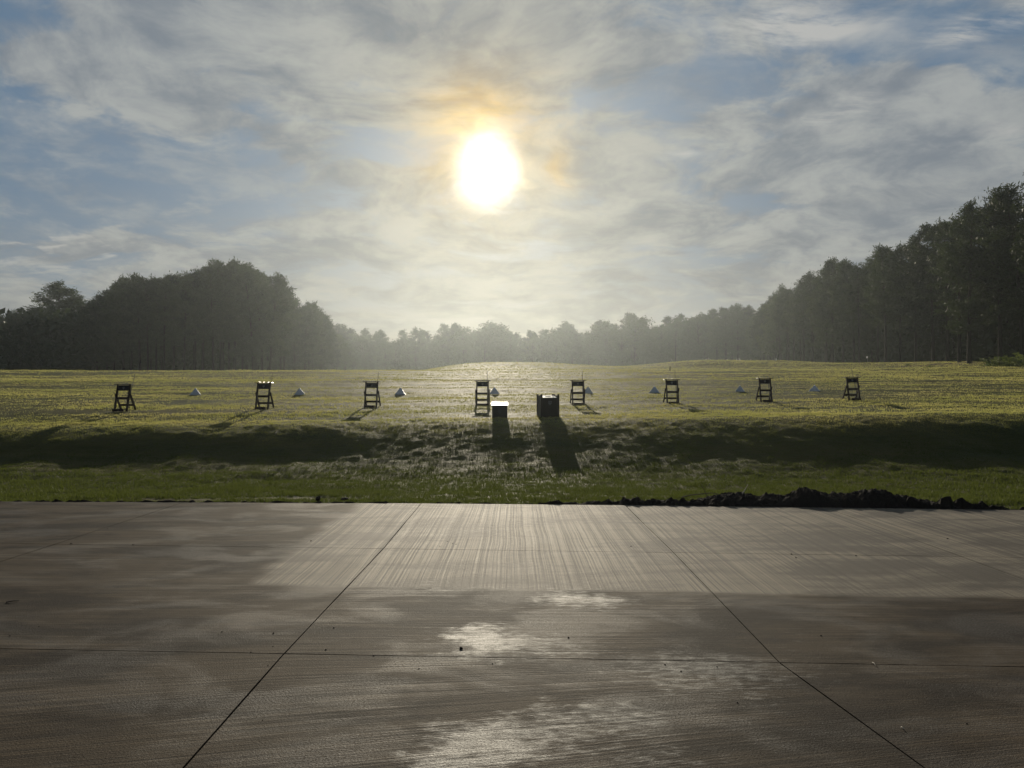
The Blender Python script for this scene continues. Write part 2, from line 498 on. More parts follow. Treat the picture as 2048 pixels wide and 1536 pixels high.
def build_pavement():
    m, g, out = mat('broomed_concrete')
    tc = g.new('ShaderNodeTexCoord')
    P = tc.outputs['Object']
    x, y, z = g.sep(P)
    big = g.noise(g.v('MULTIPLY', P, (0.6, 1.2, 1)), 0.75, 6, 0.62, 0.5)
    mid = g.noise(g.v('MULTIPLY', P, (0.7, 1.8, 1)), 1.5, 6, 0.62, 0.3)
    wob = g.m('MULTIPLY', g.m('SUBTRACT', g.noise(P, 1.2, 4, 0.6), 0.5), 0.5)
    # far bay broomed along the view, the rest across it
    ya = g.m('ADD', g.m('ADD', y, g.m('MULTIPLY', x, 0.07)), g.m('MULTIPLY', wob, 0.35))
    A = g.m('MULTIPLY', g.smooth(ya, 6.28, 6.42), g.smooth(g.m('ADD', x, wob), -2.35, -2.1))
    # strokes
    wx = g.m('ADD', x, g.m('MULTIPLY', g.m('SUBTRACT', g.noise(P, 0.5, 2), 0.5), 0.06))
    stA = g.noise(g.comb(g.m('MULTIPLY', wx, 55.0), g.m('MULTIPLY', y, 0.16), 0.0), 1.0, 5, 0.75)
    lean = g.m('MULTIPLY', x, g.smooth(y, 5.4, 3.3, 0.02, -0.22))
    yb = g.m('ADD', g.m('ADD', y, lean), g.m('MULTIPLY', g.m('SUBTRACT', g.noise(P, 0.45, 2), 0.5), 0.10))
    stB = g.noise(g.comb(g.m('MULTIPLY', x, 0.55), g.m('MULTIPLY', yb, 62.0), 3.0), 1.0, 5, 0.75)
    st = g.m('ADD', g.m('MULTIPLY', stA, A), g.m('MULTIPLY', stB, g.m('SUBTRACT', 1.0, A)))
    grit = g.noise(P, 90.0, 3, 0.7)
    # damp staining: dull brown where it has soaked in, pale where it has dried
    damp = g.smooth(g.m('ADD', g.m('ADD', g.m('MULTIPLY', big, 0.6), g.m('MULTIPLY', mid, 0.5)), g.m('MULTIPLY', g.m('SUBTRACT', st, 0.5), 0.2)), 0.46, 0.62)
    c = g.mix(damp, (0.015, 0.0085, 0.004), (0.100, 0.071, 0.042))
    c = g.mix(g.m('MULTIPLY', A, 0.85), c, g.mix(damp, (0.10, 0.076, 0.046), (0.31, 0.255, 0.172)))  # sheen of the broom direction is painted in as a paler bay
    c = g.mix(g.smooth(st, 0.38, 0.60, 0.82, 0.0), c, (0.045, 0.037, 0.028))
    c = g.mix(g.smooth(grit, 0.50, 0.68, 0, 0.6), c, (0.022, 0.016, 0.010))
    c = g.mix(g.smooth(g.noise(P, 70.0, 3, 0.7), 0.58, 0.72, 0, 0.35), c, (0.24, 0.20, 0.15))
    # polished, wet film in patches
    wet = g.smooth(g.m('ADD', g.m('MULTIPLY', g.noise(g.v('MULTIPLY', P, (0.8, 1.3, 1)), 1.15, 6, 0.62, 0.6), 0.8), g.m('MULTIPLY', stB, 0.22)), 0.47, 0.62)
    wet = g.m('MULTIPLY', g.m('MULTIPLY', wet, g.smooth(grit, 0.38, 0.6)), g.m('SUBTRACT', 1.0, g.m('MULTIPLY', A, 0.75)))
    # wet patches, their sun glint partly painted in as a paler colour
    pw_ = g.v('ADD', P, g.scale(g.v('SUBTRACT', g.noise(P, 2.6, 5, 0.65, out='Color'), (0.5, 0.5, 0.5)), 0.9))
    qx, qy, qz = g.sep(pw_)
    wet_glint = 0.0
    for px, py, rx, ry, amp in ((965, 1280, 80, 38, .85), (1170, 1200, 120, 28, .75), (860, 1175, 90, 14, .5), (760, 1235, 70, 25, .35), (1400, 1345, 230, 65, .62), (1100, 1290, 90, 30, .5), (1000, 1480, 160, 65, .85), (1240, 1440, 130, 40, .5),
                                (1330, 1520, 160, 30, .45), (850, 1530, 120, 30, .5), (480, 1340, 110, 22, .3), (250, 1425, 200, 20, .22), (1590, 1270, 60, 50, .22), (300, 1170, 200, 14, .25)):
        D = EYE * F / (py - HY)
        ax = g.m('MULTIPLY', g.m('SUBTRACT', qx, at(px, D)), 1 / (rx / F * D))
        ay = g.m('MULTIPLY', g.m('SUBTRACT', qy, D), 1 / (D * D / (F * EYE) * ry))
        wet_glint = g.m('ADD', g.m('MULTIPLY', g.m('EXPONENT', g.m('MULTIPLY', g.m('ADD', g.m('MULTIPLY', ax, ax), g.m('MULTIPLY', ay, ay)), -1.0)), amp), wet_glint)
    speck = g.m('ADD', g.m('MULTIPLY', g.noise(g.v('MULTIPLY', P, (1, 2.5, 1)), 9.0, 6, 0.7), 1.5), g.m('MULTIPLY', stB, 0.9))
    wet_glint = g.smooth(g.m('ADD', wet_glint, g.m('SUBTRACT', speck, 1.2)), 0.30, 0.95)
    wet_glint = g.m('MULTIPLY', wet_glint, g.smooth(grit, 0.30, 0.55, 0.25, 1.0))
    c = g.mix(g.m('MULTIPLY', wet_glint, 0.55), c, (0.20, 0.195, 0.165))
    wet = g.m('MAXIMUM', g.m('MULTIPLY', wet, 0.45), wet_glint)
    ro = g.m('SUBTRACT', g.lin(st, 0.3, 0.7, 0.80, 0.66), g.m('MULTIPLY', wet, 0.16))
    hh = g.m('ADD', g.m('MULTIPLY', st, 1.0), g.m('MULTIPLY', grit, 1.1))
    nrm = bump(g, hh, 0.75, 0.007)
    b = principled(g, out)
    g.l.new(c, b.inputs['Base Color'])
    g.l.new(ro, b.inputs['Roughness'])
    g.l.new(g.m('ADD', g.lin(wet, 0, 1, 0.07, 0.55), g.m('MULTIPLY', A, 0.22)), b.inputs['Specular IOR Level'])
    g.l.new(nrm, b.inputs['Normal'])
    md, g2, out2 = mat('joint_filler')
    principled(g2, out2, Base_Color=(0.02, 0.017, 0.014), Roughness=0.9)
    bm = bmesh.new()
    gap = 0.005
    rnd = random.Random(3)
    for i in range(len(JX) - 1):
        for k in range(4):
            # k: rows of bays between cross joints
            def corner(j, kk):
                xx = {5: 2.02, 6: 5.1, 7: 8.2}.get(j, JX[j][0]) if kk < 2 else JX[j][0] if kk < 3 else JX[j][1]
                kk2 = {0: 0, 1: 2, 2: 3, 3: 5, 4: 4}[kk]
                if kk2 == 5:
                    yv = 7.93 - 0.068 * xx
                elif kk2 == 4:
                    yv = float(edge_y(xx))
                else:
                    yv = cross_y(kk2, xx)
                return xx, yv
            a, b_, c_, d_ = corner(i, k), corner(i + 1, k), corner(i + 1, k + 1), corner(i, k + 1)
            n = 6
            top, bot = [], []
            def lerp(p, q, t):
                return (p[0] + (q[0] - p[0]) * t, p[1] + (q[1] - p[1]) * t)
            grid = []
            for v in range(n + 1):
                row = []
                for uu in range(n + 1):
                    l = lerp(a, d_, v / n); r = lerp(b_, c_, v / n)
                    q = lerp(l, r, uu / n)
                    X = q[0] + (gap if uu == 0 else -gap if uu == n else 0)
                    Y = q[1] + (gap if v == 0 else -gap if v == n else 0)
                    if uu in (0, n): X += rnd.uniform(-.0018, .0018)
                    if v in (0, n): Y += rnd.uniform(-.0018, .0018)
                    row.append(bm.verts.new((X, Y, 0.0)))
                grid.append(row)
            fs = []
            for v in range(n):
                for uu in range(n):
                    fs.append(bm.faces.new((grid[v][uu], grid[v][uu + 1], grid[v + 1][uu + 1], grid[v + 1][uu])))
            ring = [grid[0][q] for q in range(n + 1)] + [grid[q][n] for q in range(1, n + 1)] + [grid[n][q] for q in range(n - 1, -1, -1)] + [grid[q][0] for q in range(n - 1, 0, -1)]
            low = [bm.verts.new((q.co.x, q.co.y, -0.14)) for q in ring]
            for q in range(len(ring)):
                w = (q + 1) % len(ring)
                bm.faces.new((ring[q], low[q], low[w], ring[w]))
    # dark filler just below the joints
    q = [bm.verts.new(p) for p in ((-15.1, -8, -.018), (13.8, -8, -.018), (13.8, float(edge_y(13.8)) - .03, -.018), (-15.1, float(edge_y(-15.1)) - .03, -.018))]
    mid_pts = [(-7.7, 11.57), (0, 11.33), (7.1, 10.71)]
    f = bm.faces.new((q[0], q[1], q[2]) + tuple(bm.verts.new((px, py - .03, -.018)) for px, py in reversed(mid_pts)) + (q[3],))
    f.material_index = 1
    bmesh.ops.recalc_face_normals(bm, faces=bm.faces[:])
    me = bpy.data.meshes.new('pavement')
    bm.to_mesh(me); bm.free()
    me.materials.append(m); me.materials.append(md)
    setting('pavement', me)


build_pavement()


# ------------------------------------------------------------------ grass (uncountable)
def grass_material(name, dark, light, straw):
    m, g, out = mat(name)
    ge = g.new('ShaderNodeNewGeometry')
    P = ge.outputs['Position']
    n = g.noise(g.v('MULTIPLY', P, (0.25, 0.7, 0.2)), 1.0, 4, 0.6)
    n2 = g.noise(P, 14.0, 2, 0.6)
    fld = g.smooth(g.sep(P)[1], 19.0, 22.0)
    c = g.mix(n2, dark, light)
    c = g.mix(g.m('MULTIPLY', g.smooth(n, 0.40, 0.66), g.lin(fld, 0, 1, 0.45, 0.95)), c, straw)
    b = g.new('ShaderNodeBsdfPrincipled')
    g.l.new(c, b.inputs['Base Color'])
    b.inputs['Roughness'].default_value = 0.5
    b.inputs['Specular IOR Level'].default_value = 0.09
    b.inputs['Specular Tint'].default_value = (0.75, 0.85, 0.40, 1)
    t = g.new('ShaderNodeBsdfTranslucent')
    tcol = g.mix(g.smooth(n, 0.38, 0.68), (0.44, 0.44, 0.13), (0.60, 0.55, 0.20))
    g.l.new(g.mix(fld, g.mix(n2, (0.035, 0.055, 0.010), (0.19, 0.22, 0.045)), tcol), t.inputs[0])
    mx = g.new('ShaderNodeMixShader')
    g.l.new(g.lin(fld, 0, 1, 0.45, 0.60), mx.inputs[0])
    g.l.new(b.outputs[0], mx.inputs[1]); g.l.new(t.outputs[0], mx.inputs[2])
    g.l.new(mx.outputs[0], out.inputs[0])
    return m


def blades(rng, px, py, h, w, per, spread, lean=0.7):
    n = len(px)
    X = np.repeat(px, per) + rng.normal(0, spread, n * per)
    Y = np.repeat(py, per) + rng.normal(0, spread, n * per)
    Z = terrain(X, Y) - 0.006
    N = n * per
    H = np.repeat(h, per) * rng.uniform(0.55, 1.25, N)
    a = rng.uniform(0, 2 * math.pi, N)
    dx, dy = np.cos(a), np.sin(a)
    b = rng.uniform(0, 2 * math.pi, N)
    lx, ly = np.cos(b) * H * lean * rng.uniform(0.1, 1, N), np.sin(b) * H * lean * rng.uniform(0.1, 1, N)
    W = np.repeat(w, per) * rng.uniform(0.7, 1.3, N) if np.ndim(w) else w * rng.uniform(0.7, 1.3, N)
    V = np.empty((N, 3, 3))
    V[:, 0] = np.stack([X - dx * W, Y - dy * W, Z], -1)
    V[:, 1] = np.stack([X + dx * W, Y + dy * W, Z], -1)
    V[:, 2] = np.stack([X + lx, Y + ly, Z + H], -1)
    return V.reshape(-1, 3)


def build_grass():
    rng = np.random.default_rng(5)
    parts = []
    # near flat and bank
    n = 110000
    y = 11.0 + 11.5 * rng.random(n) ** 1.15
    x = (rng.random(n) * 2 - 1) * (0.72 * y + 2.0)
    keep = (y > edge_y(x) + 0.05 + (0.10 + 0.25 * sstep(x, 0.2, 1.5)) * np.clip(fbm(x * 1.3, y * 0 + 2, 9, 3) + .35, 0, 1)) 
    bare = fbm(x * 0.7, y * 2.2, 31, 4) - 0.9 * (y - edge_y(x) - 1.1) ** 2
    keep &= ~((bare > 0.05) & (y < edge_y(x) + 2))
    x, y = x[keep], y[keep]
    d = fbm(x * 2.2, y * 2.6, 12, 3)
    h = (0.045 + 0.05 * np.clip(d + 0.3, 0, 1)) * (1 - 0.45 * sstep(y, 16.5, 18))
    parts.append(blades(rng, x, y, h, 0.0055 + 0 * h, 4, 0.03))
    # field
    n = 130000
    y = 22.0 + 24 * rng.random(n) ** 1.3
    x = (rng.random(n) * 2 - 1) * (0.72 * y + 2.0)
    kp = rng.random(n) < np.clip(0.62 + 1.5 * fbm(x * 0.16, y * 1.1, 61, 4) + 0.8 * vnoise(x * .05, y * .35, 66), 0.06, 1)
    x, y = x[kp], y[kp]
    d = fbm(x * 0.35, y * 1.4, 14, 3)
    h = 0.03 + 0.05 * np.clip(d + 0.3, 0, 1)
    parts.append(blades(rng, x, y, h, 0.009 + 0 * h, 3, 0.05))
    n = 75000
    y = 44 + 24 * rng.random(n)
    x = (rng.random(n) * 2 - 1) * (0.72 * y + 2.0)
    kp = rng.random(n) < np.clip(0.62 + 1.5 * fbm(x * 0.10, y * .8, 62, 4) + 0.8 * vnoise(x * .04, y * .25, 67), 0.06, 1)
    x, y = x[kp], y[kp]
    d = fbm(x * 0.2, y * 1.0, 15, 3)
    h = 0.03 + 0.06 * np.clip(d + 0.3, 0, 1)
    parts.append(blades(rng, x, y, h, 0.016 + 0 * h, 3, 0.09))
    n = 60000
    y = 67 + 60 * rng.random(n)
    x = -25 + 100 * rng.random(n)
    parts.append(blades(rng, x, y, np.full(n, .07), np.full(n, .032), 3, 0.15))
    V = np.concatenate(parts)
    Fc = np.arange(len(V)).reshape(-1, 3)
    m = grass_material('grass_blade', (0.014, 0.028, 0.006), (0.048, 0.072, 0.015), (0.15, 0.135, 0.042))
    o = setting('grass', mesh_np('grass', V, Fc, m), 'stuff')
    o['label'] = 'short dewy grass covering the bank and the range'


build_grass()


# ------------------------------------------------------------------ trees
def bark_material():
    m, g, out = mat('bark')
    tc = g.new('ShaderNodeTexCoord')
    n = g.noise(g.v('MULTIPLY', tc.outputs['Object'], (5, 5, 1)), 1.5, 5, 0.65)
    b = principled(g, out, Roughness=0.9, Specular_IOR_Level=0.08)
    g.l.new(g.mix(n, (0.020, 0.015, 0.011), (0.055, 0.042, 0.032)), b.inputs['Base Color'])
    return m


def foliage_material(name, a, b_, trans, tmix=0.4):
    m, g, out = mat(name)
    oi = g.new('ShaderNodeObjectInfo')
    tc = g.new('ShaderNodeTexCoord')
    n = g.noise(tc.outputs['Object'], 0.55, 4, 0.65)
    k = g.m('ADD', g.m('MULTIPLY', n, 0.9), g.m('MULTIPLY', g.m('SUBTRACT', oi.outputs['Random'], 0.2), 0.45))
    c = g.mix(g.smooth(k, 0.3, 0.8), a, b_)
    d = g.new('ShaderNodeBsdfPrincipled')
    g.l.new(c, d.inputs['Base Color'])
    d.inputs['Roughness'].default_value = 0.6
    d.inputs['Specular IOR Level'].default_value = 0.3
    t = g.new('ShaderNodeBsdfTranslucent')
    g.l.new(g.mix(0.5, c, trans), t.inputs[0])
    mx = g.new('ShaderNodeMixShader')
    mx.inputs[0].default_value = tmix
    g.l.new(d.outputs[0], mx.inputs[1]); g.l.new(t.outputs[0], mx.inputs[2])
    g.l.new(mx.outputs[0], out.inputs[0])
    return m


BARK = bark_material()
NEEDLE = foliage_material('needles', (0.010, 0.019, 0.007), (0.046, 0.068, 0.020), (0.06, 0.08, 0.012), 0.3)
LEAF = foliage_material('leaves', (0.026, 0.042, 0.013), (0.058, 0.078, 0.024), (0.08, 0.10, 0.02), 0.4)


def tube(pts, rad, sides):
    pts = np.asarray(pts, float)
    V, Fc = [], []
    for i, p in enumerate(pts):
        t = pts[min(i + 1, len(pts) - 1)] - pts[max(i - 1, 0)]
        t /= np.linalg.norm(t) + 1e-9
        u = np.cross(t, (0.31, 0.95, 0.05)); u /= np.linalg.norm(u) + 1e-9
        w = np.cross(t, u)
        for s in range(sides):
            a = 2 * math.pi * s / sides
            V.append(p + rad[i] * (math.cos(a) * u + math.sin(a) * w))
    for i in range(len(pts) - 1):
        for s in range(sides):
            q = (s + 1) % sides
            Fc.append((i * sides + s, i * sides + q, (i + 1) * sides + q, (i + 1) * sides + s))
    return np.array(V), np.array(Fc)


def cards(rng, C, per, spread, L, W, up=0.25, out=None):
    """small leaf or needle-spray faces scattered about the centres C"""
    n = len(C) * per
    c = np.repeat(C, per, 0) + rng.normal(0, 1, (n, 3)) * spread * np.array([1, 1, 0.75])
    a = rng.normal(0, 1, (n, 3)); a[:, 2] += up
    if out is not None:
        a += np.repeat(out, per, 0) * 0.8
    a /= np.linalg.norm(a, axis=1)[:, None]
    b = np.cross(a, rng.normal(0, 1, (n, 3))); b /= np.linalg.norm(b, axis=1)[:, None] + 1e-9
    l = L * rng.uniform(0.6, 1.3, (n, 1)); w = W * rng.uniform(0.6, 1.3, (n, 1))
    V = np.stack([c - a * l * .5, c + b * w * .5, c + a * l * .5, c - b * w * .5], 1).reshape(-1, 3)
    return V, np.arange(n * 4).reshape(-1, 4)


def join(parts):
    V, Fc, k = [], [], 0
    for v, f in parts:
        V.append(v); Fc.append(f + k); k += len(v)
    return np.concatenate(V), np.concatenate(Fc)


def pine_meshes(seed, H, low, wide, nb):
    rng = np.random.default_rng(seed)
    bend = rng.normal(0, 0.25, 2)
    ts = np.linspace(0, 1, 9)
    tp = np.stack([bend[0] * ts ** 2 * 2, bend[1] * ts ** 2 * 2, ts * H * 0.97], -1)
    parts = [tube(tp, 0.27 * (1 - ts * 0.88), 8)]
    C, O = [], []
    for i in range(nb):
        t = low + (1 - low) * ((i + rng.random()) / nb) ** 0.85
        k = (t - low) / (1 - low)
        L = wide * (0.55 + 0.45 * math.sin(min(1.0, k * 1.5 + 0.15) * math.pi * 0.5)) * (1 - k ** 3.2 * 0.82) * rng.uniform(0.65, 1.15)
        if k < 0.16 and rng.random() < 0.45:
            L *= 0.5
        a = rng.uniform(0, 2 * math.pi)
        rise = rng.uniform(-0.12, 0.30) + 0.45 * k
        base = np.array([np.interp(t, ts, tp[:, 0]), np.interp(t, ts, tp[:, 1]), t * H * 0.97])
        dr = np.array([math.cos(a), math.sin(a), 0])
        s = np.linspace(0, 1, 4)
        bp = base + dr * (s * L)[:, None] + np.array([0, 0, 1]) * (rise * L * s - 0.22 * L * s * (1 - k) * (1 - s) * 2 - 0.10 * (1 - k) * L * s ** 2)[:, None]
        parts.append(tube(bp, (0.055 * (1 - k * .6)) * (1 - s * 0.8), 4))
        m = max(3, int(L * 2.1))
        for j in range(m):
            q = 0.35 + 0.65 * (j + rng.random()) / m
            c = np.array([np.interp(q, s, bp[:, e]) for e in range(3)])
            C.append(c + rng.normal(0, 0.22, 3) * np.array([1, 1, 0.5])); O.append(dr)
    for j in range(10):                                             # leader
        C.append(tp[-1] + rng.normal(0, 0.4, 3) * np.array([1, 1, 0]) + np.array([0, 0, rng.uniform(-1.0, 0.9)])); O.append(np.array([0, 0, 1.0]))
    C, O = np.array(C), np.array(O)
    keepo = rng.random(len(C)) > 0.08
    cv, cf = cards(rng, C[keepo], 20, 0.30, 0.62, 0.13, 0.5, O[keepo])
    tv, tf = join(parts)
    return mesh_np('pine_trunk', tv, tf, BARK, True), mesh_np('pine_crown', cv, cf, NEEDLE)


def broadleaf_meshes(seed, H, wide):
    rng = np.random.default_rng(seed)
    ts = np.linspace(0, 1, 7)
    tp = np.stack([rng.normal(0, .15) * ts * 3, rng.normal(0, .15) * ts * 3, ts * H * 0.8], -1)
    parts = [tube(tp, 0.30 * (1 - ts * 0.85), 8)]
    C = []
    for i in range(34):
        t = rng.uniform(0.22, 1.0)
        a = rng.uniform(0, 2 * math.pi)
        k = (t - .22) / .78
        L = wide * math.sqrt(max(0.08, 1 - (2 * k - 0.85) ** 2 * 0.75)) * rng.uniform(0.6, 1.05)
        base = np.array([np.interp(t, ts, tp[:, 0]), np.interp(t, ts, tp[:, 1]), t * H * 0.8])
        tip = base + np.array([math.cos(a) * L, math.sin(a) * L, L * rng.uniform(0.35, 0.9)])
        s = np.linspace(0, 1, 4)
        bp = base + (tip - base) * s[:, None]
        parts.append(tube(bp, 0.07 * (1 - 0.8 * s), 4))
        for j in range(9):
            q = rng.uniform(0.45, 1.05)
            C.append(base + (tip - base) * q + rng.normal(0, 0.55, 3))
    C = np.array(C)
    C[:, 2] = np.minimum(C[:, 2], H - rng.random(len(C)) * 1.2)
    cv, cf = cards(rng, C, 30, 0.48, 0.42, 0.30, 0.1)
    tv, tf = join(parts)
    return mesh_np('broadleaf_trunk', tv, tf, BARK, True), mesh_np('broadleaf_crown', cv, cf, LEAF)


PINES = [pine_meshes(11 + i, 22.0, lo, wd, nb) for i, (lo, wd, nb) in enumerate(((.34, 4.3, 95), (.42, 3.8, 88), (.28, 4.6, 104), (.48, 4.1, 80), (.38, 3.4, 84), (.22, 4.4, 112)))]
BROAD = [broadleaf_meshes(41 + i, h, wd) for i, (h, wd) in enumerate(((20.0, 4.6), (22.0, 5.2), (18.0, 4.0), (21.0, 4.4)))]


def tree(kind, x, y, h, label, group, rng, cat=None, wide=1.0, pick=None):
    bank, base_h = (PINES, 22.0) if kind == 'pine_tree' else (BROAD, 20.5)
    tm, cm = bank[pick if pick is not None else rng.randrange(len(bank))]
    s = h / base_h
    z = float(terrain(x, y, False)) - 0.15
    t = thing(kind, label, cat or ('pine tree' if kind == 'pine_tree' else 'tree'), (x, y, z), rng.uniform(0, 6.28), group)
    w = s * wide * rng.uniform(0.9, 1.12)
    t.scale = (w, w, s)
    link('trunk', tm, t)
    link('crown', cm, t)
    return t


def build_trees():
    rng = random.Random(19)
    gR = 'pines along the right edge of the range'
    lR = 'tall dark pine in the long row down the right side of the range'
    lR2 = 'dark pine deeper inside the forest on the right of the range'
    # right: the row nearest the range, receding, then two deeper ones
    def cap(x, y, h, slack=0):
        """keeps the row's tops on the long even slope the photo shows"""
        px = CX + x / y * F
        top = np.interp(px, [1500, 1530, 1600, 1650, 1720, 1800, 1870, 1900, 1960, 2048, 2300], [605, 596, 562, 533, 512, 482, 452, 432, 408, 362, 235]) + slack
        return min(h, EYE + (HY - top) / F * y - float(terrain(x, y, False)))

    y = 70.0
    i = 0
    while y < 275:
        x = 59 + (y - 90) * 0.155 + rng.uniform(-1.6, 1.6)
        tree('pine_tree', x, y, cap(x, y, rng.uniform(19.4, 25.5), rng.uniform(-12, 10)), lR, gR, rng)
        y += rng.uniform(4.2, 6.6)
    y = 72.0
    while y < 270:
        x = 66 + (y - 90) * 0.155 + rng.uniform(-2, 2)
        tree('pine_tree', x, y, cap(x, y, rng.uniform(19.5, 24), rng.uniform(0, 22)), lR2, 'pines deeper in the right forest', rng)
        y += rng.uniform(5.5, 8.5)
    y = 78.0
    while y < 240:
        x = 74 + (y - 90) * 0.155 + rng.uniform(-2.5, 2.5)
        tree('pine_tree', x, y, cap(x, y, rng.uniform(19, 23), rng.uniform(5, 30)), lR2, 'pines deeper in the right forest', rng)
        y += rng.uniform(8, 11)
    tree('broadleaf_tree', at(1552, 236), 236, 23.5, 'pale round-crowned broadleaf tree where the right pine row meets the far woods', None, rng, pick=1)
    # left: front face of the wood, then its long side running away
    gL, lL = 'pines in the dark wood on the left', 'tall dark pine in the dense wood standing left of the range'
    prof_x = [60, 110, 180, 215, 270, 300, 330, 370, 420, 470, 540, 575]
    prof_y = [606, 570, 606, 582, 545, 560, 552, 545, 524, 520, 533, 550]
    for row, (y0, st) in enumerate(((150, 17), (157, 19), (165, 26))):
        px = 195 if row == 0 else 185
        while px < 545:
            D = y0 + rng.uniform(-2.5, 2.5) + max(0, 300 - px) * 0.07
            x = at(px, D)
            top = np.interp(px, prof_x, prof_y) + rng.uniform(-4, 16) + row * 3
            z = float(terrain(x, D, False))
            tree('pine_tree', x, D, EYE + (HY - top) / F * D - z, lL, gL, rng)
            px += rng.uniform(0.7, 1.3) * st
    y = 158.0
    while y < 238:
        for off in (0, -7):
            x = -53.5 - (y - 150) * 0.03 + off + rng.uniform(-1.4, 1.4)
            tree('pine_tree', x, y + rng.uniform(-2, 2), rng.uniform(22.5, 25.5) - max(0, y - 250) * 0.05, 'hazy pine in the side of the left wood that runs away from the camera', 'pines along the receding side of the left wood', rng)
        y += rng.uniform(5.5, 8.5)
    for k, y in enumerate((244, 252, 261, 270, 280, 291, 303)):
        for off in (0, -8):
            x = -56.5 + off + rng.uniform(-1, 1)
            tree('pine_tree', x, y, 20.5 - k * 1.7 + rng.uniform(-1, 1), 'shorter misty pine tapering off the right end of the left wood', 'short pines at the right end of the left wood', rng)
    tree('pine_tree', at(112, 172), 172, EYE + (HY - 566) / F * 172 - float(terrain(at(112, 172), 172, False)), 'broad pine standing apart at the left end of the wood, with sky beside its crown', None, rng, wide=1.6, pick=5)
    tree('pine_tree', at(152, 176), 176, EYE + (HY - 590) / F * 176 - float(terrain(at(152, 176), 176, False)), 'smaller pine leaning on the right side of the broad lone pine at far left', None, rng, wide=1.4, pick=5)
    for px in (-40, -5, 25, 52, 80, 140):
        D = 196 + rng.uniform(-5, 5)
        x = at(px, D)
        tree('pine_tree', x, D, EYE + (HY - 622 + rng.uniform(-6, 6)) / F * D - float(terrain(x, D, False)), 'low distant pine at the far left edge of the photo', 'low pines at the far left edge', rng)
    # far woods across the end of the range
    fx = [640, 700, 760, 830, 900, 930, 960, 985, 1010, 1040, 1100, 1135, 1165, 1185, 1212, 1240, 1268, 1290, 1330, 1400, 1470, 1530, 1600]
    fy = [640, 650, 655, 648, 645, 638, 645, 634, 650, 655, 646, 640, 655, 632, 628, 648, 619, 640, 626, 615, 607, 603, 600]
    gF, lF = 'trees in the misty wood across the far end', 'misty tree in the wood closing the far end of the range'
    named = {985: 'tallest misty tree left of centre above the far wood, under the sun', 1212: 'round-topped misty tree above the far wood, right of the sun',
             1268: 'tall round misty tree standing clear above the far wood at right of centre', 930: 'misty tree just left of the tallest one under the sun'}
    for px, lab in named.items():
        D = 335
        x = at(px, D)
        tree('broadleaf_tree', x, D, EYE + (HY - np.interp(px, fx, fy)) / F * D - float(terrain(x, D, False)), lab, None, rng, wide=1.0)
    for row, (D0, st) in enumerate(((340, 15), (350, 21))):
        px = 650
        while px < 1600:
            D = D0 + rng.uniform(-6, 6)
            x = at(px, D)
            if px > 1290: D -= (px - 1290) * 0.16; x = at(px, D)
            top = np.interp(px, fx, fy) + rng.uniform(2, 16) + row * 2
            kind = 'broadleaf_tree' if rng.random() < 0.6 else 'pine_tree'
            tree(kind, x, D, EYE + (HY - top) / F * D - float(terrain(x, D, False)), lF, gF, rng)
            px += rng.uniform(0.7, 1.3) * st


build_trees()


def build_woodland():
    """the unlit inside of the woods: one mass of leaves nobody could count"""
    rng = np.random.default_rng(77)
    Cs = []

    def fill(n, fx, hmax, z0=None):
        P = fx(n)
        z = terrain(P[:, 0], P[:, 1], False)
        Cs.append(np.stack([P[:, 0], P[:, 1], z + rng.random(n) ** 0.9 * hmax * (0.85 + 0.15 * rng.random(n))], -1))

    def right(n):
        y = 66 + 225 * rng.random(n) ** 1.2
        return np.stack([63 + (y - 90) * 0.155 + rng.random(n) ** 1.3 * 30, y], -1)

    def left(n):
        y = 156 + 26 * rng.random(n)
        x0 = np.where(y < 172, -105.0, -150.0)
        return np.stack([-60 + (x0 + 60) * rng.random(n), y], -1)

    def left2(n):
        y = 160 + 85 * rng.random(n)
        return np.stack([-59 - (y - 150) * 0.03 - 16 * rng.random(n), y], -1)

    def left3(n):
        return np.stack([-175 + 75 * rng.random(n), 176 + 30 * rng.random(n)], -1)

    def far(n):
        x = -85 + 230 * rng.random(n)
        y = 347 + 25 * rng.random(n) - np.maximum(0, (x - 58)) * 0.75
        return np.stack([x, y], -1)

    fill(60000, right, 15.5); fill(32000, left, 16.5); fill(22000, left2, 16); fill(9000, left3, 14); fill(26000, far, 19)
    C = np.concatenate(Cs)
    v, f = cards(rng, C, 1, 0.1, 1.5, 0.9, 0.0)
    o = setting('woodland', mesh_np('woodland', v, f, NEEDLE), 'stuff')
    o['label'] = 'dense dark undergrowth and foliage filling the woods'


build_woodland()


